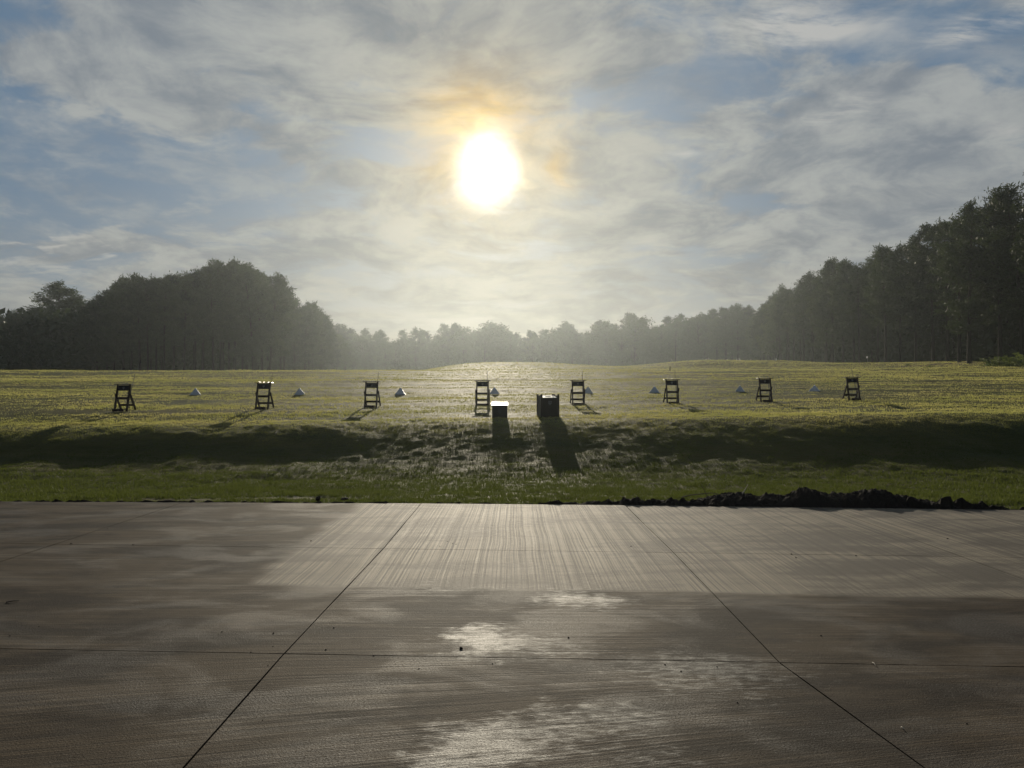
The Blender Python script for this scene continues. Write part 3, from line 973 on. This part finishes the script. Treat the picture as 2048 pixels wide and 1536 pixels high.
# shrubs at the foot of the right-hand pines
def build_shrubs():
    rng = np.random.default_rng(8)
    meshes = []
    lm = foliage_material('shrub_leaves', (0.045, 0.075, 0.018), (0.11, 0.14, 0.035), (0.14, 0.17, 0.03), 0.5)
    for i in range(3):
        C = rng.normal(0, 1, (26, 3)) * np.array([0.6, 0.5, 0.35]) + np.array([0, 0, 0.65])
        C[:, 2] = np.abs(C[:, 2])
        v, f = cards(rng, C, 16, 0.18, 0.26, 0.16, 0.2)
        st = []
        for q in range(7):
            t = C[q]
            st.append(tube(np.array([[t[0] * .2, t[1] * .2, 0], [t[0] * .6, t[1] * .6, t[2] * .6], t]), [0.02, .014, .006], 4))
        meshes.append((join(st), (v, f)))
    pos = [(1985, 75, 1.5), (2002, 72, 1.1), (2016, 74, 1.2), (2036, 71, 1.3), (2052, 73, 1.6), (1962, 80, .8), (1940, 83, .6), (1922, 88, .55), (1903, 90, .5), (1860, 98, .55), (1850, 97, .4), (1815, 104, .5), (2085, 72, 1.4)]
    labs = {0: 'tallest sunlit green shrub at the foot of the right-hand pines', 11: 'small pale shrub at the left end of the shrubs below the right-hand pines'}
    for i, (px, D, s) in enumerate(pos):
        (sv, sf), (v, f) = meshes[i % 3]
        x = at(px, D)
        t = thing('shrub', labs.get(i, 'low sunlit green shrub growing on the bare bank below the right-hand pines'), 'shrub', (x, D, float(terrain(x, D))), i * 1.3, 'shrubs below the right-hand pines')
        t.scale = (s * .6, s * .6, s * .5)
        if i < 3:
            meshes[i] = (mesh_np('shrub_stems', sv, sf, BARK, True), mesh_np('shrub_leaves', v, f, lm))
            a, b = meshes[i]
            meshes[i] = ((a, None), (b, None))
            link('stems', a, t); link('leaves', b, t)
        else:
            link('stems', sv, t); link('leaves', v, t)


build_shrubs()


# ------------------------------------------------------------------ objects on the range
def simple(name, colr, rough, spec=0.5, grain=None):
    m, g, out = mat(name)
    b = principled(g, out, Roughness=rough)
    b.inputs['Specular IOR Level'].default_value = spec
    tc = g.new('ShaderNodeTexCoord')
    n = g.noise(g.v('MULTIPLY', tc.outputs['Object'], grain or (6, 6, 6)), 3.0, 5, 0.65)
    lo = tuple(q * 0.6 for q in colr); hi = tuple(min(1, q * 1.3) for q in colr)
    g.l.new(g.mix(n, lo, hi), b.inputs['Base Color'])
    g.l.new(g.lin(n, 0.3, 0.7, rough - .06, rough + .08), b.inputs['Roughness'])
    g.l.new(bump(g, n, 0.25, 0.004), b.inputs['Normal'])
    return m


WOOD = simple('stained_wood', (0.032, 0.017, 0.011), 0.6, 0.3, (14, 14, 2))
WOODTOP = simple('glossy_wood_top', (0.060, 0.034, 0.022), 0.30, 0.6, (2, 14, 14))  # paler, glossier brown than the stained wood
PANEL = simple('dark_panel', (0.010, 0.011, 0.020), 0.55, 0.3)
BROWN = simple('brown_board', (0.040, 0.028, 0.018), 0.65, 0.25, (12, 12, 2))
CHESTW = simple("chest_board", (0.095, 0.068, 0.056), 0.6, 0.3, (12, 12, 2))
LID = simple('pale_lid', (0.70, 0.69, 0.65), 0.30, 0.6)
BLACK = simple('black_plastic', (0.010, 0.010, 0.011), 0.4)
EMB = simple('emblem_print', (0.17, 0.17, 0.18), 0.6)
EMB2 = simple('emblem_print_faint', (0.10, 0.095, 0.09), 0.6)
METAL = simple('rod_metal', (0.06, 0.055, 0.045), 0.4)
WHITE = simple('white_cloth', (0.75, 0.75, 0.73), 0.7)


def box(bm, c, s, rot=None, bevel=0.0):
    ret = bmesh.ops.create_cube(bm, size=1.0)
    vs = ret['verts']
    bmesh.ops.scale(bm, vec=s, verts=vs)
    if bevel:
        es = list({e for v in vs for e in v.link_edges})
        r2 = bmesh.ops.bevel(bm, geom=es, offset=bevel, segments=1, affect='EDGES')
        vs = list({v for f in r2['faces'] for v in f.verts} | {v for v in vs if v.is_valid})
        # bevel can leave untouched verts; collect by connectivity
        seen, stack = set(vs), list(vs)
        while stack:
            v = stack.pop()
            for e in v.link_edges:
                w = e.other_vert(v)
                if w not in seen:
                    seen.add(w); stack.append(w)
        vs = list(seen)
    if rot is not None:
        bmesh.ops.rotate(bm, cent=(0, 0, 0), matrix=rot, verts=vs)
    bmesh.ops.translate(bm, vec=c, verts=vs)
    return vs


def bar(bm, p, q, w, d, bevel=0.003):
    """square bar from p to q, w wide (sideways) and d deep"""
    p, q = Vector(p), Vector(q)
    dz = (q - p)
    zz = dz.normalized()
    xx = Vector((1, 0, 0)); xx = (xx - zz * xx.dot(zz)).normalized()
    yy = zz.cross(xx)
    rot = Matrix((xx, yy, zz)).transposed()
    box(bm, (p + q) / 2, (w, d, dz.length), rot, bevel)


def done(bm, name, m, parent, smooth=False):
    me = bpy.data.meshes.new(name)
    bm.to_mesh(me); bm.free()
    if smooth:
        for p in me.polygons:
            p.use_smooth = True
    me.materials.append(m)
    return link(name, me, parent)


def emblem(size, m, parent, loc, rz=0.0):
    """a shield-like ring with a letter G in it, raised 2 mm, facing the camera (-y)"""
    bm = bmesh.new()
    def ribbon(pts, w):
        for i in range(len(pts) - 1):
            a, b = Vector(pts[i]), Vector(pts[i + 1])
            t = (b - a).normalized(); n = Vector((-t.y, t.x)) * w / 2
            a2, b2 = a - t * w * .1, b + t * w * .1
            lo = [bm.verts.new((q.x, 0, q.y)) for q in (a2 - n, b2 - n, b2 + n, a2 + n)]
            hi = [bm.verts.new((q.x, -0.002, q.y)) for q in (a2 - n, b2 - n, b2 + n, a2 + n)]
            bm.faces.new(hi)
            for k in range(4):
                bm.faces.new((lo[k], lo[(k + 1) % 4], hi[(k + 1) % 4], hi[k]))
    r = size / 2
    ribbon([(-.8 * r, r), (.8 * r, r), (.8 * r, -.25 * r), (0, -1.1 * r), (-.8 * r, -.25 * r), (-.8 * r, r)], size * .10)
    ribbon([(.40 * r * math.cos(R(a)), .1 * r + .46 * r * math.sin(R(a))) for a in range(45, 330, 24)] + [(.40 * r, -.05 * r), (.08 * r, -.05 * r)], size * .13)
    bmesh.ops.recalc_face_normals(bm, faces=bm.faces[:])
    o = done(bm, 'emblem', m, parent)
    o.location = loc
    return o


def make_bag_stand():
    t = thing('bag_stand', '', 'bag stand', (0, 0, 0), 0, 'wooden bag stands in a row across the range')
    W = 0.232
    TOPY, TOPZ = 0.27, 1.00
    for s in (-1, 1):
        bm = bmesh.new(); bar(bm, (s * W, 0, 0), (s * W, TOPY, TOPZ), 0.05, 0.09)
        done(bm, 'front_post', WOOD, t)
    k = 0.62
    for s in (-1, 1):
        bm = bmesh.new(); bar(bm, (s * (W + .047), TOPY * k - .005, TOPZ * k + .03), (s * (W + .047), 0.62, 0.0), 0.04, 0.085)
        done(bm, 'rear_leg', WOOD, t)
    bm = bmesh.new()
    box(bm, (0, 0, 0), (2 * W - 0.054, 0.035, 0.20), Matrix.Rotation(-math.atan2(TOPY, TOPZ), 3, 'X'), 0.004)
    pn = done(bm, 'back_panel', PANEL, t)
    pn.location = (0, TOPY * .885, TOPZ * .885)
    e = emblem(0.085, EMB, pn, (0, -.022, 0))
    e.rotation_euler = (-math.atan2(TOPY, TOPZ), 0, 0)
    bm = bmesh.new()
    box(bm, (0, TOPY - .03, TOPZ + .022), (0.67, 0.22, 0.028), None, 0.005)
    for q in (-.17, 0, .17):                                        # notches for the bags: raised dividers
        box(bm, (q, TOPY - .03, TOPZ + .043), (0.03, 0.18, 0.012), None, 0.002)
    done(bm, 'top_board', WOODTOP, t)
    bm = bmesh.new(); bar(bm, (-W + .028, TOPY * .5, TOPZ * .5), (W - .028, TOPY * .5, TOPZ * .5), 0.03, 0.085)
    bm.free(); bm = bmesh.new()
    box(bm, (0, TOPY * .5, TOPZ * .5), (2 * W - .054, 0.03, 0.085), Matrix.Rotation(-math.atan2(TOPY, TOPZ), 3, 'X'), 0.003)
    done(bm, 'middle_rail', WOOD, t)
    bm = bmesh.new()
    box(bm, (0, 0.465, 0.24), (2 * W + .05, 0.03, 0.085), Matrix.Rotation(math.atan2(.45, .6), 3, 'X'), 0.003)
    done(bm, 'rear_rail', WOOD, t)
    bm = bmesh.new()
    for q in (-.12, 0.0, ):
        box(bm, (0, q - .02, 0.065), (2 * W - .054, 0.10, 0.03), None, 0.004)
    box(bm, (0, -.195, 0.05), (2 * W - .054, 0.03, 0.10), None, 0.003)
    done(bm, 'foot_tray', WOOD, t)
    return t


STANDS = [(241, 821.5, 24.8), (523.5, 818, 25.4), (741, 815, 26.0), (965, 812, 26.7), (1157, 809, 26.9), (1346, 806, 27.4), (1533, 803.5, 28.3), (1709, 800, 29.0)]
ST_K = 0.857
SLAB = ['leftmost of the eight dark bag stands on the grass', 'dark bag stand second from the left, between the first and second white ball pyramids',
        'dark bag stand third from the left, between the second and third white ball pyramids', 'dark bag stand just behind the short brown chest with the white lid',
        'dark bag stand just right of the tall brown bin', 'dark bag stand second to the right of the tall brown bin', 'dark bag stand second from the right, between the last two white ball pyramids',
        'rightmost of the eight dark bag stands on the grass']
RLAB = ['thin dark rod leaning at the leftmost bag stand', 'thin dark rod leaning at the second bag stand from the left', 'thin dark rod leaning at the third bag stand from the left',
        'thin dark rod leaning at the bag stand behind the short brown chest', 'thin dark rod leaning at the bag stand right of the tall brown bin',
        'thin dark rod leaning at the third bag stand from the right', 'thin dark rod leaning at the second bag stand from the right', 'thin dark rod leaning at the rightmost bag stand']


def build_stands():
    proto = make_bag_stand()
    proto.scale = (ST_K,) * 3
    rodme = None
    rnd = random.Random(4)
    for i, (px, pb, D) in enumerate(STANDS):
        x = at(px, D)
        z = float(terrain(x, D, False))
        rz = rnd.uniform(-.03, .03)
        if i == 0:
            proto.location = (x, D, z - .01); proto['label'] = SLAB[0]; proto.rotation_euler = (0, 0, rz)
        else:
            dup(proto, (x, D, z - .01), rz, SLAB[i])
        if rodme is None:
            v, f = tube(np.array([[0, 0, 0], [0, .34, .80], [0, .60, 1.42]]), [0.013, 0.012, 0.009], 6)
            rodme = mesh_np('rod', v, f, METAL, True)
        thing('rod', RLAB[i], 'rod', (x + .165, D + .05, z - .01), rnd.uniform(-.06, .06), 'thin rods leaning at the bag stands', rodme).scale = (ST_K,) * 3


build_stands()


def build_pyramids():
    m, g, out = mat('range_ball')
    b = principled(g, out, Base_Color=(0.78, 0.79, 0.80), Roughness=0.28)
    bm0 = bmesh.new()
    bmesh.ops.create_icosphere(bm0, subdivisions=2, radius=0.0213)
    bv = np.array([v.co[:] for v in bm0.verts]); bf = np.array([[v.index for v in f.verts] for f in bm0.faces])
    bm0.free()
    n0, d = 10, 0.0427
    parts = []
    for L in range(n0):
        n = n0 - L
        for i in range(n):
            for j in range(n):
                if 0 < i < n - 1 and 0 < j < n - 1:
                    continue
                c = np.array([(i - (n - 1) / 2) * d, (j - (n - 1) / 2) * d, 0.0213 + L * d * 0.7071])
                parts.append((bv + c, bf))
    v, f = join(parts)
    me = mesh_np('ball_pyramid', v, f, m, True)
    spots = [(391, 789.5, 32.2), (599.5, 788, 32.3), (801, 788, 32.4), (989, 786.5, 32.7), (1176, 785.5, 33.0), (1309, 784.5, 33.4), (1480, 783.5, 33.7), (1629, 782.5, 34.1)]
    labs = ['leftmost white pyramid of stacked golf balls on the grass', 'white ball pyramid between the second and third bag stands from the left', 'white ball pyramid just right of the third bag stand from the left',
            'white ball pyramid behind the short brown chest, with bright glints at its base', 'white ball pyramid half hidden by the bag stand right of the tall bin', 'white ball pyramid just left of the third bag stand from the right',
            'white ball pyramid just left of the second bag stand from the right', 'rightmost white pyramid of stacked golf balls on the grass']
    rot = [.35, .25, .02, .0, -.1, -.25, -.30, -.55]
    for (px, pb, D), lab, rz in zip(spots, labs, rot):
        x = at(px, D)
        thing('ball_pyramid', lab, 'ball pyramid', (x, D, float(terrain(x, D, False)) - .012), rz, 'pyramids of golf balls in a row', me)


build_pyramids()


def build_boxes():
    # short chest with an overhanging pale lid
    D = 22.5; x = at(999.5, D); z = float(terrain(x, D, False))
    t = thing('chest', 'short brown chest with a bright white lid on the grass crest', 'chest', (x, D, z - .02), R(1.5))
    w, dp, h, rise = 0.445, 0.50, 0.375, 0.06                      # the top slopes down to the front

    def wedge(bm, x0, x1, y0, y1, z0f, z1f, z0b, z1b):
        v = [bm.verts.new(p) for p in ((x0, y0, z0f), (x1, y0, z0f), (x1, y1, z0b), (x0, y1, z0b), (x0, y0, z1f), (x1, y0, z1f), (x1, y1, z1b), (x0, y1, z1b))]
        fs = [bm.faces.new([v[i] for i in q]) for q in ((0, 3, 2, 1), (4, 5, 6, 7), (0, 1, 5, 4), (1, 2, 6, 5), (2, 3, 7, 6), (3, 0, 4, 7))]
        es = list({e for f in fs for e in f.edges})
        bmesh.ops.bevel(bm, geom=es, offset=.004, segments=2, affect='EDGES')
    bm = bmesh.new()
    wedge(bm, -w / 2, w / 2, 0, dp, 0, h, 0, h + rise)
    body = done(bm, 'body', CHESTW, t)
    for q in (-1, 1):
        bm = bmesh.new(); box(bm, (q * (w / 2 - .025), -.008, h / 2 - .01), (0.05, 0.018, h - .02), None, 0.003)
        done(bm, 'corner_batten', CHESTW, t)
    bm = bmesh.new(); box(bm, (0, -.006, h - .035), (w - .104, 0.014, 0.05), None, 0.003); done(bm, 'front_rail', CHESTW, t)
    e = emblem(0.10, EMB2, body, (0, -.001, h * .52))
    bm = bmesh.new()
    k = rise / dp
    wedge(bm, -w / 2 - .016, w / 2 + .016, -.03, dp + .03, h + .002 - .03 * k, h + .022 - .03 * k, h + .002 + rise + .03 * k, h + .022 + rise + .03 * k)
    done(bm, 'lid', LID, t)
    # tall bin with corner posts
    D = 22.5; x = at(1100, D); z = float(terrain(x, D, False))
    t = thing('bin', 'tall dark brown bin with corner posts and a pale recessed lid on the grass crest', 'bin', (x, D + .02, z - .02), R(11))
    w, h = 0.515, 0.65
    bm = bmesh.new()
    box(bm, (0, 0.0125, h / 2 - .022), (w - .05, .025, h - .084), None, 0.003)
    body = done(bm, 'front_panel', BROWN, t)
    bm = bmesh.new()
    box(bm, (0, w - .0125, h / 2 + .01), (w - .05, .025, h - .02), None, 0.003)
    done(bm, 'back_panel', BROWN, t)
    for q in (-1, 1):
        bm = bmesh.new(); box(bm, (q * (w / 2 - .0125), w / 2, h / 2 + .01), (.025, w - .05, h - .02), None, 0.003)
        sd = done(bm, 'side_panel', simple('sunlit_side_board', (0.13, 0.11, 0.09), 0.5, 0.5, (12, 12, 2)) if q < 0 else BROWN, t)  # left board is paler: grazing sunlight painted into its colour
        if q < 0:
            sd['label'] = 'side panel of the bin with sunlight painted into its colour'
    for a in (-1, 1):
        for b_ in (0, 1):
            bm = bmesh.new(); box(bm, (a * (w / 2 - .005), b_ * w, (h + .035) / 2), (.05, .05, h + .035), None, 0.004)
            done(bm, 'corner_post', BROWN, t)
    # lid with a round opening
    bm = bmesh.new()
    n = 40; zt, zb = h - .006, h - .032
    cx, cy, hw = 0, w / 2, w / 2 - .03
    rings = []
    tilt = lambda yy: (yy - hw * 2) * 0.14                          # the lid slopes down to the front
    for zz in (zt, zb):
        o_, i_ = [], []
        for k in range(n):
            a = 2 * math.pi * k / n
            c, s = math.cos(a), math.sin(a)
            m_ = max(abs(c), abs(s))
            o_.append(bm.verts.new((cx + hw * c / m_, cy + hw * s / m_, zz + tilt(cy + hw * s / m_))))
            i_.append(bm.verts.new((cx + .105 * c, cy + .105 * s, zz + tilt(cy + .105 * s))))
        rings.append((o_, i_))
    for k in range(n):
        q = (k + 1) % n
        (to, ti), (bo, bi) = rings
        bm.faces.new((to[k], to[q], ti[q], ti[k])); bm.faces.new((bi[k], bi[q], bo[q], bo[k]))
        bm.faces.new((bo[k], bo[q], to[q], to[k])); bm.faces.new((ti[k], ti[q], bi[q], bi[k]))
    bmesh.ops.recalc_face_normals(bm, faces=bm.faces[:])
    done(bm, 'lid', LID, t)
    bm = bmesh.new()
    bmesh.ops.create_cone(bm, cap_ends=True, segments=20, radius1=.024, radius2=.019, depth=.05)
    bmesh.ops.translate(bm, vec=(.175, .38, h + .019), verts=bm.verts[:])
    done(bm, 'knob', BLACK, t, False)
    emblem(0.105, EMB, body, (0.0, -.001, h * .66))


build_boxes()


def build_flags():
    def flag(px, D, h, label, fw, fh, cat='flag'):
        x = at(px, D); z = float(terrain(x, D, False))
        t = thing('golf_flag', label, cat, (x, D, z - .05), 0.0, 'white flags on the far mounds')
        v, f = tube(np.array([[0, 0, 0], [0, 0, h * .5], [0, 0, h]]), [.014, .012, .010], 8)
        link('pole', mesh_np('pole', v, f, WHITE, True), t)
        bm = bmesh.new()
        n = 8
        g = [[bm.verts.new((-fw * i / n, 0.05 * math.sin(i * 1.1), h - .02 - fh * j / 3 - .06 * i / n * fw)) for i in range(n + 1)] for j in range(4)]
        for j in range(3):
            for i in range(n):
                bm.faces.new((g[j][i], g[j][i + 1], g[j + 1][i + 1], g[j + 1][i]))
        bmesh.ops.solidify(bm, geom=bm.faces[:], thickness=0.004)
        done(bm, 'cloth', WHITE, t)
    flag(1735.5, 118, 1.15, 'white flag on a thin pole before the dark right-hand pines', .22, .28)
    # small pale cone-shaped marker on the mound
    D = 122; x = at(1552.5, D); z = float(terrain(x, D, False))
    prof = [(0.17, 0.0), (0.17, 0.03), (0.13, .05), (.10, .25), (.06, .5), (.025, .62), (0, .63)]
    bm = bmesh.new()
    rows = [[bm.verts.new((r * math.cos(a * math.pi / 8), r * math.sin(a * math.pi / 8), q)) for a in range(16)] for r, q in prof[:-1]]
    tip = bm.verts.new((0, 0, prof[-1][1]))
    for a, b in zip(rows, rows[1:]):
        for k in range(16):
            bm.faces.new((a[k], a[(k + 1) % 16], b[(k + 1) % 16], b[k]))
    for k in range(16):
        bm.faces.new((rows[-1][k], rows[-1][(k + 1) % 16], tip))
    me = bpy.data.meshes.new('marker'); bm.to_mesh(me); bm.free(); me.materials.append(WHITE)
    thing('marker', 'small white pointed marker on the far mound right of centre', 'marker', (x, D, z - .02), 0, None, me)
    D = 63; x = at(1340, D); z = float(terrain(x, D, False))
    v, f = tube(np.array([[0, 0, 0], [0, 0, .25], [0.01, 0, .42]]), [.05, .045, .035], 8)
    thing('post', 'tiny dark post on the field crest above the third bag stand from the right', 'post', (x, D, z - .03), 0, None, mesh_np('post', v, f, WOOD, True))


build_flags()


# ------------------------------------------------------------------ soil and edge shade along the slab, clods, twigs, pebbles
SOIL = simple('soil', (0.020, 0.014, 0.010), 0.95, 0.2, (5, 5, 5))


def build_soil():
    # low dark strip along the slab: dug earth at right, painted grass-edge shade at left
    xs = np.arange(-14.5, 13.2, 0.035)
    k = 12
    hx = 0.036 + 0.006 * sstep(xs, 0, 2) + (0.016 + 0.018 * sstep(xs, 0, 2)) * np.clip(fbm(xs * 1.7, xs * 0 + 4, 21, 5) * 1.6, -0.3, 1) + 0.02 * np.clip(vnoise(xs * 9, xs * 0, 8), 0, 1)
    wx = 0.07 + 0.05 * sstep(xs, 0, 1.5) + 0.08 * (fbm(xs * 0.9, xs * 0 + 9, 23, 3) + .5) + 0.35 * sstep(xs, 0.2, 1.8) * (1 - sstep(xs, 6.2, 7.3))
    hx = hx + 0.045 * sstep(xs, 0.5, 3.0) * (1 - sstep(xs, 6.4, 7.4))
    t = np.linspace(0, 1, k + 1)
    X = np.repeat(xs[:, None], k + 1, 1)
    Y = edge_y(xs)[:, None] + 0.004 + t[None, :] * wx[:, None]
    bumpz = np.sin(np.minimum(t * 1.35 + .05, 1) * math.pi)[None, :] ** 0.7
    Z = terrain(X, Y, False) * 0 - 0.10 + (hx[:, None] + 0.07) * bumpz * (1 + (0.35 + 0.5 * sstep(X, 0, 2)) * fbm(X * 14, Y * 14, 27, 4)) 
    V = np.stack([X, Y, Z], -1).reshape(-1, 3)
    n = len(xs)
    i = np.arange(n - 1)[:, None] * (k + 1) + np.arange(k)[None, :]
    Fc = np.stack([i, i + k + 1, i + k + 2, i + 1], -1).reshape(-1, 4)
    setting('soil', mesh_np('soil', V, Fc, SOIL, False))
    # heap of clods, on the right
    nx, ny = 230, 60
    xs = np.linspace(2.75, 6.35, nx); ys = np.linspace(0, 1, ny)
    X = np.repeat(xs[:, None], ny, 1)
    T = np.repeat(ys[None, :], nx, 0)
    Y = edge_y(X) + 0.02 + T * 0.85
    px = CX + X / 11.3 * F
    env = np.interp(px, [1400, 1440, 1490, 1520, 1560, 1600, 1640, 1690, 1720, 1770, 1800, 1850, 1900], [.04, .14, .22, .17, .21, .27, .25, .23, .28, .26, .21, .12, .0])
    cl = fbm(X * 3.2, Y * 3.2, 51, 5)
    ridge = np.sin(np.clip(T, 0, 1) * math.pi) ** 0.75
    Z = -0.05 + env * ridge * (0.85 + 0.6 * cl) + 0.07 * np.abs(fbm(X * 13, Y * 13, 52, 4)) * ridge
    Z = np.where(T == 0, -0.08, np.where(T == 1, -0.10, Z))
    V = np.stack([X, Y, Z], -1).reshape(-1, 3)
    i = np.arange(nx - 1)[:, None] * ny + np.arange(ny - 1)[None, :]
    Fc = np.stack([i, i + ny, i + ny + 1, i + 1], -1).reshape(-1, 4)
    thing('soil_heap', 'long low heap of black soil clods lying along the concrete edge at right', 'soil heap', (0, 0, 0), 0, None, mesh_np('soil_heap', V, Fc, SOIL, False))

    # single clods
    def clod(px, D, s, seed, label, zz=None, group=None, name='clod', cat='soil clod', m=SOIL):
        bm = bmesh.new()
        bmesh.ops.create_icosphere(bm, subdivisions=3, radius=1)
        co = np.array([v.co[:] for v in bm.verts])
        d = 1 + 0.55 * fbm(co[:, 0] * 1.7 + seed, co[:, 1] * 1.7 + co[:, 2] * 1.3, seed, 3)
        for v, q in zip(bm.verts, d):
            v.co = v.co * q
        bmesh.ops.scale(bm, vec=s, verts=bm.verts[:])
        me = bpy.data.meshes.new(name); bm.to_mesh(me); bm.free(); me.materials.append(m)
        x = at(px, D)
        z = float(terrain(x, D)) if zz is None else zz
        return thing(name, label, cat, (x, D, z + s[2] * .5), seed * .7, group, me)
    clod(1347, 12.15, (.085, .05, .035), 3, 'dark clod of earth lying in the grass left of the black soil heap')
    clod(636, 11.62, (.035, .03, .035), 5, 'small black clod at the concrete edge, lower left of the third bag stand', 0.02)
    clod(690, 11.66, (.08, .04, .02), 6, 'wide low black clod at the concrete edge left of the sunlit slab', 0.02)
    clod(922, 4.85, (.010, .009, .008), 8, 'largest black crumb on the wet patch of concrete', 0.0, None, 'crumb', 'soil crumb')
    # crumbs on the slab, copies of three
    rnd = random.Random(12)
    pts = [(905, 1087), (912, 1089), (895, 1083), (880, 1094), (215, 1058), (142, 1088), (266, 1090), (622, 1082), (1262, 1093), (1583, 1109), (1712, 1112), (1592, 1116), (1569, 1060), (1575, 1063), (1895, 1078), (1437, 1022),
           (547, 1267), (502, 1305), (546, 1293), (536, 1331), (525, 1441), (668, 1256), (838, 1338), (985, 1328), (1056, 1282), (1137, 1276), (1330, 1330), (1434, 1334), (1362, 1343), (78, 1253), (20, 1272), (444, 1264), (1642, 1272), (1475, 1406), (1934, 1448), (652, 1300), (747, 1312)]
    pro = []
    for i, (px, py) in enumerate(pts):
        D = EYE * F / (py - HY)
        s = 0.0065 * rnd.uniform(.5, 1.3) * (1.5 if D > 7 else 1)
        if i < 3:
            pro.append(clod(px, D, (.0048, .0042, .0036), 20 + i, 'tiny dark crumb of soil lying on the bare concrete', 0.0, 'soil crumbs scattered on the concrete', 'crumb', 'soil crumb'))
        else:
            k = s / .0065
            dup(pro[i % 3], (at(px, D), D, .0018 * k), rnd.uniform(0, 6), 'tiny dark crumb of soil lying on the bare concrete', None, (k, k, k))

    # twigs
    TW = simple('pale_twig', (0.42, 0.36, 0.27), 0.6)
    TD = simple('dark_twig', (0.07, 0.05, 0.035), 0.7)

    def twig(name, pts3, r, m, label, cat):
        p = np.array(pts3, float)
        o = p[0].copy()
        v, f = tube(p - o, np.linspace(r, r * .5, len(p)), 6)
        return thing(name, label, cat, tuple(o), 0, None, mesh_np(name, v, f, m, True))

    def gp(px, py, z=.006):
        D = EYE * F / (py - HY)
        return (at(px, D), D, z)
    twig('twig', [gp(1745, 1327), gp(1748, 1330, .012), gp(1751, 1333)], .0035, TW, 'pale straw lying on the concrete near the right end of the cross joint', 'twig')
    twig('twig', [gp(1803, 1456), gp(1806, 1460, .010), (at(1808, 3.672), 3.672, .006)], .003, TW, 'pale straw lying on the concrete at lower right', 'twig')
    twig('twig', [gp(12, 1206), gp(26, 1205, .012), gp(38, 1203)], .005, TD, 'dark twig lying on the concrete at the left edge', 'twig')
    y0 = 11.5
    twig('twig', [(3.42, y0, .10), (3.47, y0, .17), (3.53, y0 + .02, .26)], .010, TW, 'pale broken twig poking up from the left end of the black soil heap', 'twig')
    twig('twig', [(2.62, 11.9, .02), (2.75, 11.85, .06), (3.05, 11.8, .10), (3.2, 11.75, .08)], .009, TD, 'dark curved twig lying in the grass left of the soil heap', 'twig')
    twig('twig', [(2.95, 11.6, .06), (2.90, 11.62, .17), (2.85, 11.64, .27)], .006, TD, 'thin dark stalk standing beside the left end of the soil heap', 'twig')


build_soil()


# ------------------------------------------------------------------ haze
def build_haze():
    m = bpy.data.materials.new('morning_haze')
    m.use_nodes = True
    nt = m.node_tree
    nt.nodes.clear()
    out = nt.nodes.new('ShaderNodeOutputMaterial')
    v = nt.nodes.new('ShaderNodeVolumePrincipled')
    v.inputs['Color'].default_value = (0.82, 0.91, 0.95, 1)
    v.inputs['Density'].default_value = HAZE_DENSITY
    v.inputs['Anisotropy'].default_value = HAZE_G
    nt.links.new(v.outputs[0], out.inputs['Volume'])
    bm = bmesh.new()
    box(bm, (0, 176, 18), (1700, 492, 44))
    me = bpy.data.meshes.new('haze'); bm.to_mesh(me); bm.free(); me.materials.append(m)
    o = link('haze', me)
    o['kind'] = 'stuff'
    o['label'] = 'thin bright morning mist over the range'


build_haze()
